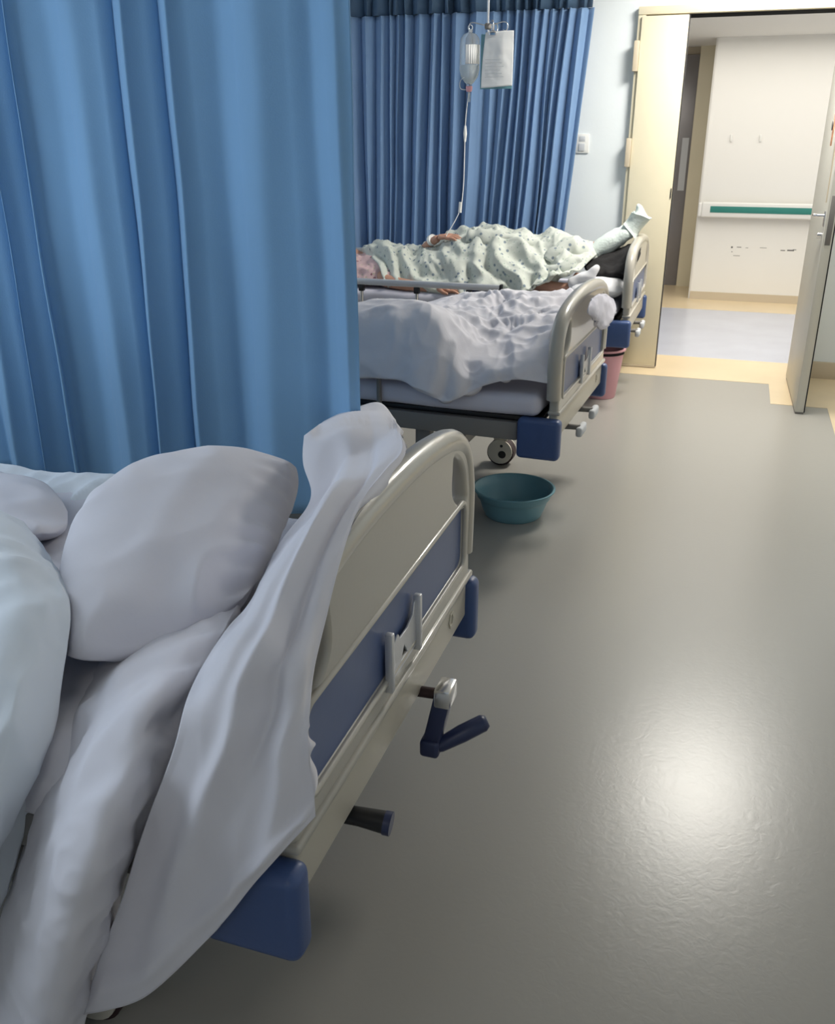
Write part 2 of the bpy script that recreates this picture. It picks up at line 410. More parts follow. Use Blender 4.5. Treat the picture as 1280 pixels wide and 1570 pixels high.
# handrail
hr = thing('corridor_handrail', 'white wall handrail with green stripe on the corridor wall', 'handrail', (-.33, 9.40, .84))
box('rail_body', (0, -.085, -.075), (2.6, -.035, .06), M['plastic_white'], hr, .014, 3)
box('green_insert', (.08, -.089, -.03), (2.55, -.083, .026), M['green'], hr, .002)
for x in (.10, 1.0, 1.9): box('wall_bracket', (x, -.04, -.05), (x+.06, .0, .03), M['plastic_white'], hr, .004)
box('end_cap', (-.03, -.08, -.07), (.004, -.001, .055), M['plastic_white'], hr, .012, 3)
for i, (u, v) in enumerate(((1121, 212), (1166, 212))):
    p = PY(u, v, 9.4)
    tag(box('wall_hook', (p.x-.008, 9.385, p.z-.03), (p.x+.008, 9.40, p.z+.03), M['plastic_white'], bev=.003),
        ('left' if i == 0 else 'right')+' of the two small hooks on the corridor wall', 'hook', 'hooks on the corridor wall')
def scuffs(name, us, y, m):
    bm = bmesh.new()
    for u, v, w_, h in us:
        p = PY(u, v, 9.4); bm_box(bm, (p.x-w_, y-.0008, p.z-h), (p.x+w_, y, p.z+h))
    return done(name, bm, m)
struct(scuffs('trim_wall_scuffs', [(1122, 379, .008, .008), (1133, 379, .02, .003), (1145, 380, .012, .002), (1129, 392, .03, .002), (1122, 386, .006, .003), (1170, 380, .03, .002), (1200, 384, .02, .004), (1212, 384, .03, .006), (1218, 383, .015, .003)], 9.4, M['scuff']))
# light switch on the far wall
p = PY(893, 220, WY)
sw = thing('light_switch', 'white rocker light switch on the wall right of the far curtain', 'switch', (p.x, WY, p.z))
box('plate', (-.043, -.010, -.058), (.043, 0, .058), M['plastic_white'], sw, .004)
box('rocker', (-.022, -.015, -.045), (.018, -.009, .0), M['print'], sw, .002)
box('socket_face', (-.022, -.012, .012), (.018, -.009, .045), M['print'], sw, .002)
# ceiling lamps: one by the doorway, one unseen panel added for the near fill
E = bpy.data.materials.new('lamp_diffuser'); E.use_nodes = True
eb = E.node_tree.nodes['Principled BSDF']; eb.inputs['Emission Color'].default_value = (1, .96, .88, 1); eb.inputs['Emission Strength'].default_value = 4
for (x, y, lab) in ((.19, 5.35, 'square ceiling panel lamp near the doorway'), (.19, -1.3, 'unseen square lamp panel added behind the viewer as weak fill')):
    t = thing('ceiling_lamp', lab, 'lamp', (x, y, 2.75))
    box('frame', (-.33, -.33, -.025), (.33, .33, 0), M['plastic_white'], t, .004)
    box('diffuser', (-.30, -.30, -.032), (.30, .30, -.024), E, t)

# ------------------------------------------------------------------ curtains
def curtain(name, x0, x1, y, z0, z1, per, amp, m, seed, flare=0.0, nx=520, nz=46, parent=None, slant=0.0):
    bm = bmesh.new(); V = []
    L = x1-x0; rnd = random.Random(seed)
    # fold positions with uneven spacing
    cuts = [0]; 
    while cuts[-1] < L+.3: cuts.append(cuts[-1]+per*rnd.uniform(.5, 1.6))
    amps = [amp*rnd.uniform(.5, 1.25) for _ in cuts]; lean = [rnd.uniform(-.018, .018) for _ in cuts]
    def off(s):
        for k in range(len(cuts)-1):
            if cuts[k] <= s < cuts[k+1]:
                t = (s-cuts[k])/(cuts[k+1]-cuts[k]); a = math.sin(2*math.pi*t)
                e = math.sin(math.pi*t)**.5
                return (math.copysign(abs(a)**.8, a)*amps[k]*e, math.sin(4*math.pi*t)*amps[k]*.22, lean[k]*math.sin(math.pi*t))
        return (0, 0, 0)
    for i in range(nz+1):
        h = i/nz; z = z1+(z0-z1)*h; row = []
        for j in range(nx+1):
            s = L*j/nx
            s2 = s+.014*noise.noise(Vector((s*4, h*2.2, seed)))+.010*h*noise.noise(Vector((s*11, h*1.2, seed+4)))
            dy, dx, ln = off(max(0, min(L+.2, s2)))
            g = .72+.45*h
            fade = min(1, (L-s)/.05)
            row.append(bm.verts.new((x0+s+dx*g+ln*h*2-slant*h*(s/L)**2*1.0, y+dy*g*(.25+.75*fade)+.008*noise.noise(Vector((s*9, h*5, seed+8))), z)))
        V.append(row)
    for i in range(nz):
        for j in range(nx): bm.faces.new((V[i][j], V[i][j+1], V[i+1][j+1], V[i+1][j]))
    me = bpy.data.meshes.new(name); bm.to_mesh(me); bm.free(); smooth(me)
    o = link(name, me, m, parent); sm = o.modifiers.new('thickness', 'SOLIDIFY'); sm.thickness = .003; sm.offset = 0
    return o
def track(x0, x1, y, parent):
    box('track', (x0, y-.012, 2.70), (x1, y+.012, 2.75), M['alu'], parent, .003)
cn = thing('privacy_curtain', 'broad blue curtain hanging behind the nearest bed', 'curtain', (0, 0, 0))
curtain('curtain_cloth', -3.25, -1.02, 2.5, .33, 2.22, .19, .050, M['curtain_near'], 3, parent=cn)
curtain('mesh_band', -3.25, -1.02, 2.5, 2.22, 2.70, .17, .034, M['mesh'], 3, parent=cn, nz=8)
track(-3.3, -.95, 2.5, cn)
cf = thing('privacy_curtain', 'blue pleated curtain with a mesh band behind the farthest bed', 'curtain', (0, 0, 0))
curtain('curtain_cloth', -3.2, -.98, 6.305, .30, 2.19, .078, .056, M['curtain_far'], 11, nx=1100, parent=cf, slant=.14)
curtain('mesh_band', -3.2, -.98, 6.305, 2.19, 2.70, .078, .036, M['mesh'], 11, nx=900, nz=8, parent=cf)
track(-3.3, -.9, 6.305, cf)

# ------------------------------------------------------------------ beds
W = .95              # footboard width
def top_outline():
    pts = [(.022, .60), (.014, .71), (.018, .770), (.038, .830), (.076, .871), (.14, .898), (.24, .916), (.35, .926), (.475, .929)]
    return [Vector((0, a, b)) for a, b in pts]+[Vector((0, W-a, b)) for a, b in pts[-2::-1]]
ARCH = catmull(top_outline(), 6)
def make_bed(label):
    r = thing('hospital_bed', label, 'bed', (0, 0, 0), 'hospital beds along the aisle')
    # footboard: local x=0 is its aisle face, y from 0 to W
    outer = [(q.y, q.z) for q in ARCH][::-1]+[(.030, .535), (W-.030, .535)]
    outer = [(.020, .535)]+[(q.y, q.z) for q in ARCH]+[(W-.020, .535)]
    def hole(m_):
        ps = [(.062, .735), (.062, .765), (.078, .808), (.108, .840), (.150, .862), (.158, .84), (.158, .785), (.110, .745)]
        ps = [(v.y, v.z) for v in catmull([Vector((0, a, b)) for a, b in ps], 4, True)]
        return [(W-a, b) for a, b in ps] if m_ else ps
    win = rrect(.075, W-.075, .592, .732, .022)
    fb = plate('footboard', outer, [hole(0), hole(1), win], .036, .010, M['abs'], r, x=-.03)
    tube('top_rim', [(-.032, q.y, q.z-.006) for q in ARCH], .0265, M['abs'], fb, 14)
    ridge_pts = [(-.013, a, b) for a, b in rrect(.068, W-.068, .585, .740, .026)]
    tube('panel_ridge', ridge_pts, .0065, M['abs'], fb, 8, closed=True)
    plate('color_panel', rrect(.070, W-.070, .587, .737, .024), [], .018, .003, M['blue_panel'], r, x=-.028)
    box('skirt_lip', (-.05, .014, .533), (-.004, W-.014, .549), M['abs'], fb, .006, 3)
    box('skirt', (-.048, .026, .432), (-.016, W-.026, .536), M['abs_light'], r, .008, 3)
    # clip that holds the patient card
    cy = .46
    ch = plate('card_holder', [(cy-.065, .575), (cy+.085, .575), (cy+.085, .672), (cy+.070, .672), (cy+.062, .650), (cy+.030, .640), (cy-.01, .640), (cy-.018, .652), (cy-.03, .650), (cy-.045, .640), (cy-.065, .664)],
               [[(cy-.005, .590), (cy+.012, .615), (cy+.03, .590)]], .004, .001, M['alu'], r, x=-.010)
    for yy in (cy-.068, cy+.083):
        box('clip_rail', (-.014, yy-.007, .565), (.001, yy+.007, .682), M['alu'], ch, .003)
    plate('emblem', [(.80+.018*math.cos(a*math.pi/3), .487+.020*math.sin(a*math.pi/3)) for a in range(6)], [[(.80+.011*math.cos(a*math.pi/3), .487+.013*math.sin(a*math.pi/3)) for a in range(6)]], .004, .001, M['abs_light'], r, x=-.0155)
    # corner bumpers
    for s in (0, 1):
        y0, y1 = (-.024, .032) if s == 0 else (W-.032, W+.020)
        box('corner_bumper', (-.155, y0, .366), (.006, y1, .522), M['blue'], r, .018, 4)
    # head board
    plate('headboard', outer, [hole(0), hole(1)], .036, .010, M['abs'], r, x=-2.14)
    # frame
    bm = bmesh.new()
    bm_box(bm, (-2.14, .005, .425), (-.16, .045, .495), .004); bm_box(bm, (-2.14, W-.045, .425), (-.16, W-.005, .495), .004)
    for x in (-.20, -.75, -1.3, -1.85): bm_box(bm, (x, .04, .44), (x+.04, W-.04, .48))
    done('side_frame', bm, M['steel'], r)
    box('platform_shadow_slab', (-2.10, .03, .495), (-.07, W-.03, .515), M['black'], r, .004)  # platform coloured black to stand for the shadow line under the mattress
    # legs and casters
    for lx in (-.55, -1.75):
        bm = bmesh.new()
        bm_box(bm, (lx-.03, .05, .22), (lx+.03, .10, .44), .004); bm_box(bm, (lx-.03, W-.10, .22), (lx+.03, W-.05, .44), .004); bm_box(bm, (lx-.03, .05, .20), (lx+.03, W-.05, .25), .004)
        done('cross_leg', bm, M['steel'], r)
    for lx in (-.455, -1.9):
        for ly in (.075, W-.075):
            bm = bmesh.new(); bm_box(bm, (lx-.02, ly-.02, .14), (lx+.02, ly+.02, .43), .004)
            leg = done('leg', bm, M['abs_light'], r)
            bm = bmesh.new(); bm_tube(bm, [(lx, ly-.026, .0655), (lx, ly+.026, .0655)], .065, 28)
            c = done('caster', bm, M['rubber'], leg)
            for s in (-1, 1):
                bm = bmesh.new(); bm_tube(bm, [(lx, ly+s*.027, .072), (lx, ly+s*.036, .072)], .060, 24)
                done('caster_cover', bm, M['caster'], c)
            bm = bmesh.new(); bm_tube(bm, [(lx+.012, ly-.038, .060), (lx+.012, ly-.0355, .060)], .019, 16); bm_tube(bm, [(lx+.008, ly-.038, .103), (lx+.008, ly-.0355, .103)], .007, 12); done('hub_hole', bm, M['black'], c)
            bm = bmesh.new(); bm_box(bm, (lx-.035, ly-.035, .125), (lx+.035, ly+.035, .15), .01); done('caster_fork', bm, M['abs_light'], c)
    return r
def copy_tree(o, parent=None):
    c = o.copy(); COL.objects.link(c)
    if parent: c.parent = parent
    for ch in list(o.children): copy_tree(ch, c)
    return c
def crank(bed, y, out, kind):
    """crank under the footboard: 'out' is unfolded, 'stub' shows only its grip"""
    if kind == 'stub':
        c = tube('crank_handle', [(-.10, y, .405), (-.01, y, .412), (.038, y+.004, .408)], [.014, .016, .019], M['black'], bed, 16)
        tube('end_ring', [(.034, y+.003, .4085), (.046, y+.004, .4075)], .020, M['navy'], c, 16)
        return
    c = tube('crank_shaft', [(-.12, y, .425), (.03, y, .435)], .011, M['steel'], bed)
    return c
bed1 = make_bed('nearest hospital bed with beige footboard, in front of the broad blue curtain')
bed1.location = (-.470, .880, 0); bed1.rotation_euler.z = math.radians(.3); bed1.scale.y = 1.02
bed2 = copy_tree(bed1); bed2.location = (-.522, 3.185, 0); bed2.scale.z = .985; bed2.rotation_euler.z = math.radians(-2.2)
bed2['label'] = 'middle hospital bed, with the teal basin standing by its foot end'
bed3 = copy_tree(bed1); bed3.location = (-.500, 5.25, 0); bed3.scale.z = .975
bed3['label'] = 'farthest hospital bed by the door, carrying the lying person'
# cranks: bed 1 has one unfolded crank and one stub
def unfolded(bed, y, z=.435, k=1.0):
    # root, elbow and grip ends (local to the bed)
    sh = tube('crank', [(-.12, y, z-.01), (.035, y-.01, z+.004)], .0115, M['rubber'], bed)
    box('knuckle', (.018, y-.035, z-.014), (.052, y+.02, z+.028), M['chrome'], sh, .005)
    R = Matrix.Rotation(math.radians(-16), 4, 'Y')
    a0 = Vector((.036, y-.008, z+.018)); a1 = Vector((.010, y-.012, z-.112))
    d = (a1-a0); q = Vector((0, 0, -1)).rotation_difference(d).to_matrix().to_4x4()
    bm = bmesh.new(); bm_box(bm, (-.017, -.022, -.5*d.length), (.017, .022, .5*d.length), .006, 3)
    bmesh.ops.transform(bm, matrix=Matrix.Translation((a0+a1)/2) @ q, verts=bm.verts)
    done('crank_arm', bm, M['navy'], sh)
    box('hub', (-.010, y-.040, z-.135), (.030, y+.012, z-.096), M['navy'], sh, .008, 3)
    g = tube('grip', [(.018, y-.020, z-.118), (.028, y-.016, z-.114), (.066, y+.010, z-.096), (.104, y+.034, z-.078), (.112, y+.038, z-.074)], [.012, .015, .0185, .018, .012], M['navy'], sh, 16)
    return sh
unfolded(bed1, .60)
crank(bed1, .245, 0, 'stub')
for y in (.30, .56):   # folded cranks of bed 2 and 3
    for b in (bed2, bed3):
        c = tube('crank_handle', [(-.10, y, .405), (.02, y, .41)], .011, M['steel'], b)
        bm = bmesh.new(); bm_box(bm, (.008, y-.03, .375), (.034, y+.075, .415), .010, 3); done('folded_grip', bm, M['print'], c)

# side rails
def side_rail(bed, x0, x1, y, ztop, zfold, posts):
    r = tube('side_rail', [(x0, y, zfold), (x1, y, zfold)], .010, M['steel'], bed)
    box('top_bar', (x0, y-.016, ztop-.036), (x1-.012, y+.016, ztop), M['alu'], r, .005)
    box('end_cap', (x1-.014, y-.018, ztop-.04), (x1+.004, y+.018, ztop+.003), M['black'], r, .006)
    for x in posts:
        tube('post', [(x, y, zfold), (x, y, ztop-.03)], .011, M['chrome'], r)
        box('post_sleeve', (x-.016, y-.016, ztop-.075), (x+.016, y+.016, ztop-.036), M['black'], r, .004)
side_rail(bed3, -1.95, -.735, -.025, .694, .40, (-1.60, -1.25, -.93))
q = PY(578, 382, 6.235)
side_rail(bed3, -2.1, q.x+.500, W-.005, q.z/.975+.01, .42, (-1.95,))
bm = bmesh.new(); bm_box(bm, (-.93, .0, .60), (-.79, .02, .655), .004); done('rail_bracket', bm, M['navy'], bed3)
r2 = tube('side_rail', [(-1.9, -.022, .42), (-.66, -.022, .42)], .010, M['steel'], bed2)
box('top_bar', (-1.9, -.036, .625), (-.66, -.008, .655), M['alu'], r2, .005)
for x in (-.70, -1.1, -1.5): 
    tube('post', [(x, -.022, .38), (x, -.022, .63)], .0095, M['steel'], r2)

# mattresses (lie on the beds, lift off)
def mattress(loc, label, rz=0, z1=.60):
    bm = bmesh.new(); bm_box(bm, (-2.08, .02, .515), (-.075, W-.02, z1), .035, 5)
    bmesh.ops.subdivide_edges(bm, edges=[e for e in bm.edges if e.calc_length() > .3], cuts=24, use_grid_fill=True)
    for v in bm.verts:
        v.co.z += .006*noise.noise(Vector((v.co.x*5, v.co.y*5, loc[1]))); v.co.y += .006*noise.noise(Vector((v.co.x*6, v.co.z*8, loc[1]+3)))
    o = done('mattress', bm, M['mattress'], None, None); o.location = loc; o.rotation_euler.z = rz
    return tag(o, label, 'mattress', 'white mattresses on the beds')
mattress((-.470, .880, 0), 'white sheeted mattress of the nearest bed, mostly hidden under bedding', math.radians(.3))
mattress((-.522, 3.155, 0), 'lilac-white sheeted mattress below the crumpled duvet of the middle bed', math.radians(-2.2))
mattress((-.505, 5.25, 0), 'white mattress under the lying person on the farthest bed')

# ------------------------------------------------------------------ bedding of the nearest bed
def GY(rows):
    """rows of (Y or per-point Y, [(u, v)...]) -> 3D control points"""
    out = []
    for ys, us in rows:
        out.append([PY(u, v, ys[k] if isinstance(ys, (list, tuple)) else ys) for k, (u, v) in enumerate(us)])
    return out
def board_top(Y):
    y = (Y-.880)/1.02
    if y <= .04: return .855
    if y >= .92: return .80
    for a, b in zip(ARCH, ARCH[1:]):
        if a.y <= y <= b.y and b.y > a.y: return a.z+(b.z-a.z)*(y-a.y)/(b.y-a.y)
    return .80
TOPS = [board_top(.80+i*.01) for i in range(130)]
for _ in range(8): TOPS = [TOPS[0]]+[(TOPS[i-1]+TOPS[i]+TOPS[i+1])/3 for i in range(1, len(TOPS)-1)]+[TOPS[-1]]
def smin(a, b, k):
    h = max(k-abs(a-b), 0)/k
    return min(a, b)-h*h*k*.25
def smax(a, b, k): return -smin(-a, -b, k)
def under(q):
    """distance to what the draped quilt lies on: bedding, padded footboard, the heap at the far end, the bed's near side"""
    x, y, z = q
    bed = smax(smax(z-.70-.03*math.sin(3*(y-.9)), .862-y, .06), x+.50, .05)
    f = max(0, min(len(TOPS)-2, int((y-.80)*100))); tt = (y-.80)*100-f; tp = TOPS[f]*(1-tt)+TOPS[f+1]*tt
    board = smax(smax(abs(x+.500)-.060, (z-tp-.030)*.8, .04), .845-y, .03)
    heap = (math.sqrt(((x+.72)/.17)**2+((y-1.71)/.17)**2+((z-.76)/.15)**2)-1)*.14
    slab = smax(smax(.838-y, x+.405, .03), z-.80, .05); slab = max(slab, y-.90)
    return smin(smin(smin(bed, board, .12), slab, .05), heap, .13)
def lay(u, v):
    r = ray(u, v).normalized(); c = Vector((0, 0, CAM_H)); t = .6; best = (9, t)
    for _ in range(90):
        d = under(c+r*t)
        if d < best[0]: best = (d, t)
        if d < .002 or t > 3.2: break
        t += max(.004, d*.6)
    return c+r*best[1]
g = [[Vector((u, v, 0)) for u, v in r] for r in [
 [(466, 668), (500, 644), (545, 625), (582, 617), (606, 642)],
 [(464, 712), (508, 692), (552, 674), (592, 672), (618, 688)],
 [(478, 765), (510, 745), (545, 730), (573, 722), (592, 718)],
 [(430, 830), (465, 815), (500, 800), (530, 785), (556, 766)],
 [(385, 920), (422, 900), (455, 885), (492, 868), (526, 846)],
 [(345, 965), (388, 970), (428, 965), (466, 955), (502, 940)],
 [(290, 1060), (342, 1045), (390, 1038), (440, 1030), (484, 1020)],
 [(265, 1150), (325, 1130), (382, 1110), (436, 1090), (477, 1080)],
 [(215, 1285), (285, 1230), (355, 1190), (420, 1155), (472, 1130)],
 [(188, 1375), (262, 1315), (345, 1262), (420, 1205), (475, 1172)],
 [(152, 1470), (235, 1420), (330, 1345), (410, 1275), (481, 1212)],
 [(128, 1556), (222, 1528), (330, 1428), (400, 1342), (484, 1252)]]]
LAID = []
for i in range(150):
    row = []
    for j in range(80):
        q = grid_eval(g, i/149, j/79); row.append(lay(q.x, q.y))
    LAID.append(row)
for k in range(14):     # relax, rim included
    def g_(i, j): return LAID[i][j]
    N_ = [r[:] for r in LAID]
    for i in range(150):
        for j in range(80):
            ii = 0 < i < 149; jj = 0 < j < 79
            if ii and jj: N_[i][j] = (g_(i-1, j)+g_(i+1, j)+g_(i, j-1)+g_(i, j+1))/4
            elif ii: N_[i][j] = (g_(i-1, j)+g_(i+1, j)+g_(i, j)*2)/4
            elif jj: N_[i][j] = (g_(i, j-1)+g_(i, j+1)+g_(i, j)*2)/4
    LAID = N_
def drape_folds(s, t, q):
    # a few long soft folds running from the top of the footboard to the hem
    w_ = .10*math.sin(s*4)
    d = .018*math.exp(-((t-.36-w_)/.10)**2)*min(1, s*5)-.009*math.exp(-((t-.58-w_)/.055)**2)*min(1, s*4)*max(0, min(1, (.85-s)*5))
    d += .014*math.exp(-((t-.80-w_*.4)/.08)**2)*max(0, min(1, (s-.35)*5))
    d += .010*math.exp(-((s-.955)/.02)**2)
    d *= min(1, 12*min(t, 1-t)+.15)
    return d
o = cloth('draped_quilt', None, M['sheet'], amp=.0045, f=(6, 4, 2.2), thick=.020, big=.004, seed=1, disp=drape_folds, P=LAID)
tag(o, 'white quilt draped over the nearest footboard, hanging to the bottom edge', 'quilt')
# rolled quilt left of it
g = GY([
 ([1.50, 1.47, 1.45, 1.47, 1.50], [(150, 900), (205, 885), (265, 872), (330, 862), (395, 850)]),
 ([1.22, 1.18, 1.16, 1.18, 1.22], [(115, 1010), (175, 985), (235, 972), (295, 960), (352, 950)]),
 ([1.02, .95, .92, .93, 1.00], [(85, 1120), (140, 1090), (190, 1075), (245, 1062), (292, 1062)]),
 ([.92, .82, .79, .81, .90], [(50, 1255), (100, 1225), (150, 1208), (205, 1195), (258, 1185)]),
 ([.90, .77, .73, .76, .88], [(5, 1390), (60, 1350), (120, 1330), (170, 1318), (205, 1308)]),
 ([.90, .76, .72, .76, .88], [(-30, 1500), (30, 1470), (90, 1450), (140, 1430), (176, 1410)]),
 ([.90, .78, .74, .77, .87], [(-60, 1640), (0, 1625), (60, 1605), (100, 1590), (128, 1570)]),
 ([.90, .80, .76, .79, .87], [(-90, 1780), (-30, 1770), (30, 1750), (70, 1730), (100, 1700)]),
])
def roll_wr(s, t, q):
    return .006*math.sin(s*46+t*9+3*noise.noise(q*6))*max(0, 1-abs(s-.33)/.22)+.004*math.sin(s*70+4*noise.noise(q*9))*max(0, 1-abs(t-.9)/.25)
o = cloth('rolled_quilt', g, M['sheet'], amp=.005, f=(6, 9, 9), thick=.02, big=.003, seed=5, disp=roll_wr, nr=130, nc=70)
tag(o, 'thick rolled white quilt running from under the big pillow to the bottom left', 'quilt')
# flat bottom quilt on the mattress, seen in the gaps
g = [[(x, y, .625+.01*math.sin(x*9+y*7)) for x in (-2.4, -1.9, -1.4, -1.0, -.64)] for y in (1.82, 1.5, 1.2, .95)]
g.append([(x, .885, .585) for x in (-2.4, -1.9, -1.4, -1.0, -.66)]); g.append([(x, .880, .50) for x in (-2.4, -1.9, -1.4, -1.0, -.68)])
o = cloth('bed_sheet', g, M['sheet'], amp=.012, f=(9, 9, 9), thick=.006, seed=9, nr=60, nc=90)
tag(o, 'white under sheet spread over the nearest mattress beneath the pillow', 'sheet')
# big pillow
def gather(s, t, q):
    # puckers fanning out from the seam at the right-hand end
    e = max(0, (s-.80)/.20)
    return e*.011*math.sin(t*52+3*noise.noise(q*8))+.018*math.exp(-((s-.42-.25*t)/.10)**2)*math.sin(math.pi*t)*.5
o = pillow('pillow', [PY(88, 1030, .99), PY(235, 990, 1.12), PY(385, 920, 1.27), PY(432, 818, 1.55), PY(482, 702, 1.80), PY(310, 708, 1.68), PY(150, 738, 1.50), PY(95, 870, 1.25)],
           .115, M['sheet'], seed=2, amp=.010, below=.45, sharp=2.4, fr=8, n=64, disp=gather)
tag(o, 'big plump grey-white pillow in the middle of the nearest bed', 'pillow')
# left duvet
g = GY([
 ([1.40, 1.36, 1.33, 1.34, 1.40], [(-260, 800), (-150, 772), (-80, 768), (-20, 776), (35, 800)]),
 ([1.24, 1.18, 1.15, 1.16, 1.22], [(-260, 880), (-150, 850), (-60, 835), (20, 838), (86, 868)]),
 ([1.08, 1.02, .99, 1.00, 1.08], [(-260, 1000), (-150, 980), (-60, 965), (30, 950), (108, 940)]),
 ([.94, .88, .85, .87, .96], [(-260, 1150), (-150, 1130), (-60, 1105), (20, 1080), (92, 1070)]),
 ([.86, .79, .76, .80, .90], [(-260, 1290), (-150, 1265), (-70, 1240), (0, 1220), (66, 1200)]),
 ([.80, .73, .72, .77, .88], [(-280, 1420), (-170, 1380), (-90, 1350), (-30, 1320), (32, 1310)]),
 ([.80, .74, .72, .77, .88], [(-300, 1560), (-200, 1500), (-120, 1450), (-60, 1415), (0, 1395)]),
])
def left_wr(s, t, q):
    return .012*math.sin(t*15+s*3+2.5*noise.noise(q*3.5))*max(0, min(1, (s-.35)*3))*(.4+.6*t)
o = cloth('duvet', g, M['sheet_cool'], amp=.012, f=(7, 7, 3.5), thick=.018, seed=13, disp=left_wr, nr=110, nc=80)
tag(o, 'pale bluish duvet bulging in from the left edge over the rolled quilt', 'duvet')
# small pillow behind left
o = pillow('pillow', [PY(-230, 800, 1.45), PY(-90, 830, 1.40), PY(60, 818, 1.42), PY(92, 812, 1.52), PY(112, 788, 1.60), PY(50, 742, 1.72), PY(-60, 725, 1.78), PY(-200, 740, 1.65)],
           .05, M['sheet'], seed=21, amp=.010, below=.8, fr=9)
tag(o, 'small grey-white pillow end between the left duvet and the big pillow', 'pillow')
# light sheet at the back left
g = GY([
 (1.86, [(-260, 700), (-120, 705), (0, 710), (70, 722), (165, 726), (260, 735)]),
 (1.80, [(-260, 730), (-120, 735), (0, 735), (70, 742), (150, 745), (240, 752)]),
 (1.70, [(-260, 790), (-120, 790), (0, 785), (70, 785), (150, 785), (240, 790)]),
 (1.60, [(-260, 840), (-120, 840), (0, 835), (70, 830), (150, 830), (240, 835)]),
])
o = cloth('top_sheet', g, M['sheet_cool'], amp=.014, f=(8, 8, 8), thick=.01, seed=17, nr=50, nc=80)
tag(o, 'pale blue-white sheet lying at the far left below the broad curtain', 'sheet')

# ------------------------------------------------------------------ bedding of the middle bed
g = GY([
 (4.04, [(440, 470), (600, 470), (660, 462), (700, 452), (745, 446), (800, 446), (888, 450)]),
 (3.85, [(440, 474), (600, 474), (660, 468), (700, 463), (745, 460), (800, 460), (882, 462)]),
 ([3.55, 3.55, 3.55, 3.60, 3.65, 3.65, 3.65], [(440, 478), (600, 474), (655, 474), (705, 482), (750, 486), (805, 482), (868, 478)]),
 ([3.32, 3.32, 3.32, 3.38, 3.46, 3.46, 3.44], [(440, 488), (600, 474), (655, 478), (700, 500), (750, 515), (800, 508), (856, 500)]),
 ([3.19, 3.19, 3.19, 3.22, 3.28, 3.27, 3.27], [(440, 515), (600, 495), (660, 498), (700, 530), (750, 545), (800, 538), (848, 530)]),
 ([3.15, 3.15, 3.13, 3.14, 3.17, 3.18, 3.20], [(440, 550), (600, 545), (655, 560), (695, 575), (745, 568), (795, 562), (843, 558)]),
 ([3.16, 3.16, 3.12, 3.12, 3.16, 3.17, 3.19], [(440, 580), (600, 580), (645, 600), (688, 615), (740, 592), (790, 582), (839, 588)]),
])
def crumple(s, t, q):
    d0 = .034/(1+math.exp((t-.49-.05*math.sin(s*5))*60))*max(0, min(1, (s-.30)*5)); top = max(0, min(1, (.62-s)*5)); rt = max(0, min(1, (t-.35)*4))
    d = .024*(ridge(q*8+Vector((2, 0, 0)))-.5)*rt*max(.25, 1-s)
    d += .012*(ridge(Vector((q.x*19, q.y*11, 3))+Vector((noise.noise(q*6), noise.noise(q*7), 0))*2)-.5)*rt*top
    d += .022*math.sin(t*38+4*noise.noise(q*4))*max(0, min(1, (s-.45)*3))*max(0, 1-abs(t-.58)/.22)
    return d+d0
o = cloth('crumpled_duvet', g, M['duvet2'], amp=.014, f=(7, 7, 5), thick=.03, seed=31, disp=crumple, nr=120, nc=170, edge=.012)
tag(o, 'white crumpled duvet heaped on the middle bed', 'duvet')
# cloth hanging over the far corner of the footboard
o = pillow('white_cloth', [PX(904, 462, -.466), PX(920, 450, -.470), PX(937, 456, -.474), PX(941, 474, -.470), PX(934, 494, -.462), PX(921, 506, -.458), PX(914, 492, -.456), PX(903, 480, -.460)],
           .020, M['mattress'], n=30, amp=.009, below=.4, seed=8, fr=13)
tag(o, 'small whitish cloth hung over the far corner of the middle footboard', 'cloth')

# ------------------------------------------------------------------ basin and bin
bs = thing('wash_basin', 'teal plastic wash basin on the floor by the middle bed', 'basin', (-.745, 3.49, 0))
bm = bmesh.new()
bm_lathe(bm, [(0, .004), (.095, .004), (.112, .0), (.118, .006), (.128, .03), (.143, .075), (.148, .082), (.152, .085), (.160, .112), (.170, .116), (.171, .121), (.163, .122), (.155, .114), (.146, .084), (.124, .03), (.108, .012), (0, .011)], 56)
done('bowl', bm, M['basin'], bs, 50)
bn = thing('waste_bin', 'pink plastic waste bin beneath the foot of the farthest bed', 'bin', (-.665, 5.50, 0))
bm = bmesh.new(); bm_lathe(bm, [(0, .0), (.085, 0), (.090, .01), (.122, .285), (.132, .290), (.132, .30), (.117, .30), (.086, .02), (0, .018)], 40)
done('bucket', bm, M['pink'], bn, 50)
bm = bmesh.new(); bm_lathe(bm, [(.121, .302), (.124, .270), (.119, .268), (.105, .20), (.06, .17), (0, .165)], 40)
done('bin_liner', bm, M['dark_cloth'], bn, 50)

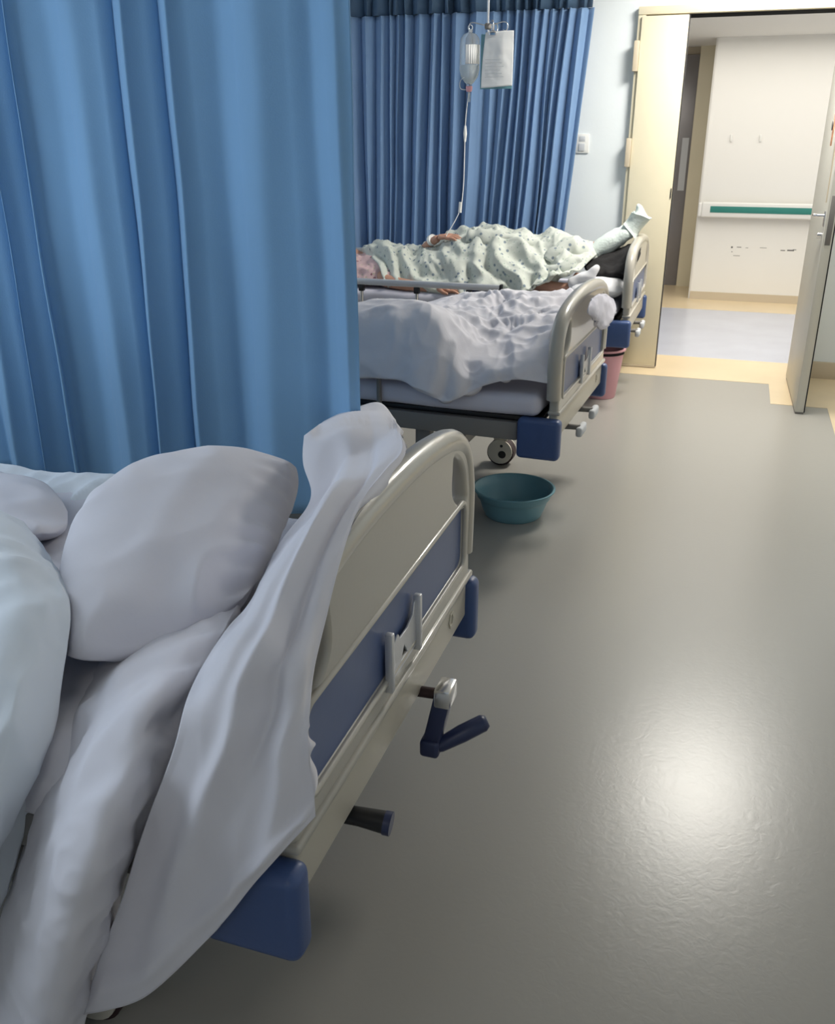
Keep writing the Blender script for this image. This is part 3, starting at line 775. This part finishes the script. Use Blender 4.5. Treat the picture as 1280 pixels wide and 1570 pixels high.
# ------------------------------------------------------------------ person on the farthest bed
pr = thing('person', 'person lying on the farthest bed in a patterned gown, one foot raised', 'person', (-1.5, 5.65, .60))
def loc(p): return Vector(p)-Vector((-1.5, 5.65, .60))
sk = [(-1.56, 5.66, .715),   # 0 pelvis
      (-1.80, 5.66, .715), (-2.08, 5.66, .715), (-2.28, 5.66, .72), (-2.37, 5.66, .76), (-2.46, 5.66, .78), (-2.53, 5.66, .78),   # spine, neck, head
      (-1.50, 5.56, .70), (-1.28, 5.46, .69), (-1.12, 5.42, .665), (-.98, 5.38, .655), (-.87, 5.38, .65), (-.845, 5.41, .69), (-.83, 5.41, .74),   # near leg
      (-1.50, 5.74, .71), (-1.22, 5.74, .78), (-.98, 5.72, .80), (-.78, 5.70, .855), (-.620, 5.70, .945), (-.58, 5.71, .975), (-.56, 5.72, 1.02), (-.56, 5.72, 1.06),   # far leg
      (-2.12, 5.48, .70), (-2.00, 5.34, .65), (-1.86, 5.32, .635), (-1.70, 5.32, .625), (-1.64, 5.32, .625),    # near arm
      (-2.12, 5.82, .69), (-2.03, 5.82, .70), (-1.93, 5.72, .74), (-1.79, 5.60, .855), (-1.72, 5.56, .892),
      (-2.465, 5.66, .855), (-2.445, 5.66, .885), (-2.47, 5.575, .775), (-2.47, 5.745, .775)]      # far arm
ed = [(0, 1), (1, 2), (2, 3), (3, 4), (4, 5), (5, 6), (0, 7), (7, 8), (8, 9), (9, 10), (10, 11), (11, 12), (12, 13),
      (0, 14), (14, 15), (15, 16), (16, 17), (17, 18), (18, 19), (19, 20), (20, 21), (2, 22), (22, 23), (23, 24), (24, 25), (25, 26), (2, 27), (27, 28), (28, 29), (29, 30), (30, 31), (5, 32), (32, 33), (5, 34), (5, 35)]
rd = [.10, .10, .105, .052, .060, .082, .058, .075, .06, .05, .036, .036, .032, .020, .075, .062, .045, .034, .026, .026, .022, .016,
      .05, .042, .038, .027, .026, .05, .042, .038, .027, .026, .022, .011, .012, .012]
body = skinned('body', [loc(p) for p in sk], ed, rd, M['skin'], pr)
hair = pillow('hair', [loc(p) for p in [(-2.50, 5.58, .78), (-2.50, 5.66, .78), (-2.50, 5.74, .78), (-2.56, 5.74, .78), (-2.62, 5.73, .77), (-2.63, 5.66, .77), (-2.62, 5.59, .77), (-2.56, 5.58, .78)]], .085, M['hair'], pr, n=18, below=1)
# hands: palm and five fingers each
def hand(name, wrist, fwd, up, side, L=.175):
    fwd = Vector(fwd).normalized(); up = Vector(up); up = (up-fwd*up.dot(fwd)).normalized(); sd = fwd.cross(up).normalized()*side
    w_ = Vector(wrist); pts = [w_, w_+fwd*.035, w_+fwd*.075]; e = [(0, 1), (1, 2)]; r = [(.024, .018), (.034, .016), (.036, .014)]
    for k, (off, ln) in enumerate(((-.030, .070), (-.010, .080), (.010, .076), (.029, .060))):
        b = w_+fwd*.082+sd*off; i = len(pts)
        pts += [b, b+fwd*ln*.42+up*.004, b+fwd*ln*.76-up*.006, b+fwd*ln-up*.018]; e += [(2, i), (i, i+1), (i+1, i+2), (i+2, i+3)]
        r += [.0105, .0095, .0085, .0065]
    i = len(pts); b = w_+fwd*.03-sd*.030
    pts += [b, b+fwd*.028-sd*.022, b+fwd*.058-sd*.030-up*.004]; e += [(1, i), (i, i+1), (i+1, i+2)]; r += [.014, .011, .008]
    return skinned(name, [loc(p) for p in pts], e, r, M['skin'], pr, 0)
hand('hand', (-1.73, 5.555, .893), (1, -.12, .05), (0, -.2, 1), 1)
hand('hand', (-1.655, 5.31, .628), (1, 0, -.04), (0, -.3, 1), -1)
# wristband
w0 = Vector((-1.775, 5.59, .872)); d = Vector((.07, -.05, .032)).normalized()
tube('wristband', [loc(w0-d*.012), loc(w0+d*.012)], .034, M['plastic_white'], pr, 20)
# gown over the torso and thighs
def GP(rows): return [[loc(PY(u, v, ys[k] if isinstance(ys, (list, tuple)) else ys)) for k, (u, v) in enumerate(us)] for ys, us in rows]
def to_world(G): return [[v+Vector((-1.5, 5.65, .60)) for v in r] for r in G]
def gown_patch(name, rows, m, seed, disp=None, nr=90, nc=190, amp=.014):
    o = cloth(name, [[PY(u, v, ys[k] if isinstance(ys, (list, tuple)) else ys) for k, (u, v) in enumerate(us)] for ys, us in rows], m,
              amp=amp, f=(9, 9, 6), thick=.012, seed=seed, disp=disp, nr=nr, nc=nc)
    o.data.transform(Matrix.Translation(-Vector((-1.5, 5.65, .60)))); o.parent = pr
    return o
def gown_folds(s, t, q):
    return .022*math.sin(t*50-s*9+5*noise.noise(q*3.5))*(.35+.65*s)+.022*(ridge(Vector((q.x*8+q.z*6, q.y*3, q.z*9)))-.5)
gown_patch('gown', [
 (5.98, [(540, 396), (572, 390), (610, 390), (650, 388), (700, 366), (760, 360), (820, 368), (870, 376), (925, 388)]),
 (5.80, [(545, 392), (574, 374), (610, 378), (650, 376), (715, 350), (760, 348), (815, 358), (862, 354), (922, 384)]),
 (5.62, [(555, 392), (580, 372), (612, 380), (650, 382), (722, 352), (770, 354), (825, 366), (870, 364), (915, 390)]),
 (5.48, [(566, 400), (586, 384), (618, 390), (660, 394), (725, 374), (775, 378), (820, 388), (860, 392), (900, 404)]),
 (5.38, [(578, 414), (592, 404), (624, 412), (662, 416), (720, 412), (775, 412), (820, 416), (855, 418), (885, 416)]),
 (5.315, [(588, 430), (598, 426), (628, 432), (665, 438), (720, 440), (770, 442), (805, 440), (828, 430), (862, 416)]),
 (5.30, [(594, 440), (604, 438), (632, 444), (668, 450), (722, 456), (770, 458), (800, 450), (818, 438), (850, 424)]),
], M['gown'], 3, gown_folds)
# upper sleeve, bulging over the hip, and the raised trouser knee
sleeve = skinned('gown_sleeve', [loc(p) for p in [PY(712, 362, 5.55), PY(750, 366, 5.56), PY(795, 372, 5.58), PY(838, 382, 5.62)]], [(0, 1), (1, 2), (2, 3)], [.045, .062, .060, .04], M['gown'], pr, 1)
knee = skinned('trouser_knee', [loc(p) for p in [PY(842, 404, 5.50), PY(855, 380, 5.52), PY(880, 378, 5.58), PY(905, 392, 5.66), PY(925, 392, 5.7)]], [(0, 1), (1, 2), (2, 3), (3, 4)], [.05, .075, .078, .062, .05], M['gown'], pr, 1)
trouser = skinned('trouser_leg', [loc(p) for p in [PY(800, 436, 5.44), PY(835, 426, 5.42), PY(868, 412, 5.42), PY(892, 398, 5.48)]], [(0, 1), (1, 2), (2, 3)], [.05, .055, .05, .04], M['gown'], pr, 1)
for o_, sd in ((sleeve, 1), (knee, 2), (trouser, 3)):
    for v in o_.data.vertices:
        q = v.co; v.co += v.normal*(.016*(ridge(q*13+Vector((sd, 0, 0)))-.6)+.008*noise.noise(q*22))
def sock(name, pts, rad, m):
    o = skinned(name, [loc(p) for p in pts], [(i, i+1) for i in range(len(pts)-1)], rad, m, pr, 1)
    for v in o.data.vertices: v.co += v.normal*(.008*(ridge(v.co*16)-.5))
    return o
sock('sock', [PY(872, 437, 5.36), PY(890, 432, 5.36), PY(902, 424, 5.36), PY(912, 413, 5.36), PY(917, 406, 5.36)], [.040, .044, .042, .028, .014], M['pillow_white'])
sock('leg_bandage', [PY(876, 404, 5.60), PY(900, 394, 5.66), PY(925, 378, 5.68), PY(950, 362, 5.70), PY(972, 350, 5.72)], [.040, .056, .062, .058, .052], M['gauze'])
sock('bandaged_foot', [PY(968, 352, 5.72), PY(978, 344, 5.72), PY(982, 334, 5.72), PY(979, 322, 5.72), PY(981, 312, 5.72)], [.050, .056, .046, .030, .020], M['gauze'])
bx = box('knee_patch', tuple(loc(PY(872, 420, 5.40)))[:3], tuple(loc(PY(892, 402, 5.44)))[:3], M['folder'], pr, .004)
bpy.data.objects.remove(bx)
# pink floral cloth at the left and pillow under the head
g = GY([(5.90, [(470, 398), (530, 394), (562, 390), (590, 398)]), (5.62, [(470, 400), (530, 394), (565, 390), (598, 402)]), (5.42, [(470, 416), (530, 408), (568, 402), (604, 414)]), (5.32, [(470, 436), (530, 432), (568, 430), (606, 436)])])
o = cloth('floral_cloth', g, M['floral'], amp=.016, f=(10, 10, 10), thick=.01, seed=51, nr=40, nc=60)
tag(o, 'pink floral cloth at the left end of the lying person', 'cloth')
o = pillow('pillow', [(-2.62, 5.38, .67), (-2.46, 5.36, .67), (-2.28, 5.38, .67), (-2.26, 5.65, .67), (-2.28, 5.92, .67), (-2.46, 5.94, .67), (-2.60, 5.92, .67), (-2.62, 5.65, .67)], .05, M['pillow_white'], n=24, below=1)
tag(o, 'white pillow under the head of the lying person', 'pillow')
# white pillow by the feet, black cushion over it
o = pillow('pillow', [(-.86, 5.28, .655), (-.70, 5.27, .66), (-.555, 5.28, .655), (-.55, 5.45, .66), (-.555, 5.66, .655), (-.70, 5.68, .655), (-.86, 5.66, .655), (-.88, 5.45, .655)], .062, M['pillow_white'], n=26, below=.9, seed=4)
tag(o, 'white pillow under the black cushion at the foot of the farthest bed', 'pillow')
g = GY([
 (5.86, [(895, 396), (920, 390), (945, 382), (978, 372)]), (5.64, [(893, 400), (920, 392), (945, 384), (979, 370)]),
 ([5.50, 5.50, 5.50, 5.46], [(898, 410), (922, 406), (946, 402), (972, 392)]), ([5.42]*4, [(905, 420), (925, 420), (948, 418), (968, 414)]), ([5.46]*4, [(908, 428), (925, 432), (946, 430), (964, 424)])])
o = cloth('black_cushion', g, M['dark_cloth'], amp=.012, f=(10, 10, 10), thick=.04, seed=61, nr=36, nc=36)
tag(o, 'black cushion propping the bandaged leg on the farthest bed', 'cushion')

# ------------------------------------------------------------------ IV hanger, bottle, line, clipboard
pt = PY(748, 40, 5.70)
iv = thing('drip_hanger', 'steel drip hanger rod with four hooks above the farthest bed', 'drip hanger', (pt.x, 5.70, pt.z))
tube('rod', [(-.006, 0, 2.75-pt.z), (0, 0, 0), (.006, 0, -.085)], .0065, M['chrome'], iv)
bm = bmesh.new(); bm_lathe(bm, [(0, .014), (.016, .014), (.019, .006), (.019, -.012), (.013, -.018), (0, -.018)], 20); done('collar', bm, M['steel'], iv)
for a in (180, 12, 75, -60):
    c, s = math.cos(math.radians(a)), math.sin(math.radians(a))
    pts = [(0, 0), (.05, .012), (.085, .02), (.108, .014), (.112, -.010), (.100, -.026), (.088, -.020)]
    tube('hook', catmull([(x*c, x*s, z) for x, z in pts], 4), .0035, M['chrome'], iv, 8)
pb = PY(720, 90, 5.70)
bt = thing('drip_bottle', 'clear drip bottle hanging on the left hook', 'bottle', (pb.x, 5.70, pb.z))
bm = bmesh.new(); bm_lathe(bm, [(0, .155), (.010, .150), (.012, .135), (.038, .125), (.054, .105), (.058, .07), (.058, -.06), (.050, -.095), (.028, -.125), (.016, -.135), (.016, -.15), (0, -.15)], 32)
done('bottle_body', bm, M['clear'], bt, 60)
bm = bmesh.new(); bm_lathe(bm, [(0, -.035), (.0565, -.035), (.0565, -.06), (.048, -.094), (.026, -.123), (.014, -.132), (0, -.132)], 32); done('fluid', bm, M['fluid'], bt, 60)
bm = bmesh.new()
for k in range(8):
    a0 = math.radians(-100+k*13); a1 = math.radians(-100+(k+1)*13)
    vs = [bm.verts.new((.0592*math.cos(a), .0592*math.sin(a), z)) for a, z in ((a0, -.03), (a1, -.03), (a1, .07), (a0, .07))]; bm.faces.new(vs)
lb = done('bottle_label', bm, M['paper'], bt); lb.modifiers.new('t', 'SOLIDIFY').thickness = .0006
tube('hanging_ring', [(.013*math.cos(a*math.pi/8), 0, .160+.014*math.sin(a*math.pi/8)) for a in range(16)], .0025, M['plastic_white'], bt, 6, closed=True)
bm = bmesh.new(); bm_lathe(bm, [(0, -.145), (.019, -.145), (.019, -.165), (.013, -.175), (0, -.175)], 20); done('stopper', bm, M['redbead'], bt)
tube('vent_tube', catmull([(0, -.01, -.165), (-.045, -.01, -.16), (-.055, -.01, -.135), (-.05, 0, -.11), (-.02, -.04, -.10)], 5), .002, M['plastic_white'], bt, 6)
hnd = Vector((-1.665, 5.52, .905))
P0 = Vector((pb.x, 5.70, pb.z-.17))
line = [P0]+[PY(u, v, y) for u, v, y in ((715, 170, 5.69), (713, 200, 5.68), (712, 240, 5.66), (710, 290, 5.62), (704, 325, 5.58))]+[hnd]
ivl = tag(tube('drip_line', catmull(line, 8), .0028, M['plastic_white'], None, 8), 'thin clear drip tube running down from the bottle to the hand', 'tube')
tube('drip_chamber', [line[0]+Vector((0, 0, -.005)), line[0]+Vector((0, 0, -.06))], .008, M['clear'], ivl)
q = PY(713, 205, 5.68); tube('roller_clamp', [q+Vector((0, 0, .045)), q, q-Vector((0, 0, .045))], [.006, .011, .006], M['plastic_white'], ivl)
q = PY(705, 318, 5.585); tube('needle_filter', [q+Vector((.004, 0, .03)), q+Vector((0, 0, -.03))], .010, M['plastic_white'], ivl)
# clipboard with papers
c0 = PY(763, 92, 5.66)
cb = thing('clipboard', 'clipboard with white papers hanging under the drip hanger', 'clipboard', tuple(c0))
bm = bmesh.new(); bm_box(bm, (-.105, .012, -.150), (.085, .016, .135), .0015); done('board', bm, M['folder'], cb)
g = [[(-.075, 0, .142), (-.02, -.004, .145), (.03, -.006, .148), (.088, 0, .148)], [(-.085, -.002, .05), (-.02, -.008, .05), (.03, -.014, .05), (.090, 0, .05)],
     [(-.092, -.004, -.05), (-.03, -.010, -.05), (.03, -.012, -.05), (.090, -.002, -.05)], [(-.094, -.006, -.145), (-.03, -.010, -.142), (.03, -.010, -.138), (.090, -.004, -.135)]]
pp = cloth('paper_sheet', g, M['paper'], cb, nr=24, nc=24, amp=.002, f=(20, 20, 20), thick=.002, big=.001)
bm = bmesh.new()
for k in range(6): bm_box(bm, (-.07, -.0165, .0-k*.018), (.02+.01*(k % 3), -.016, .003-k*.018))
done('printed_lines', bm, M['print'], pp)
bm = bmesh.new(); bm_box(bm, (-.052, -.016, .125), (-.012, .018, .150), .004); bm_box(bm, (-.04, -.014, .15), (-.024, .012, .185), .004); done('clip', bm, M['chrome'], cb)
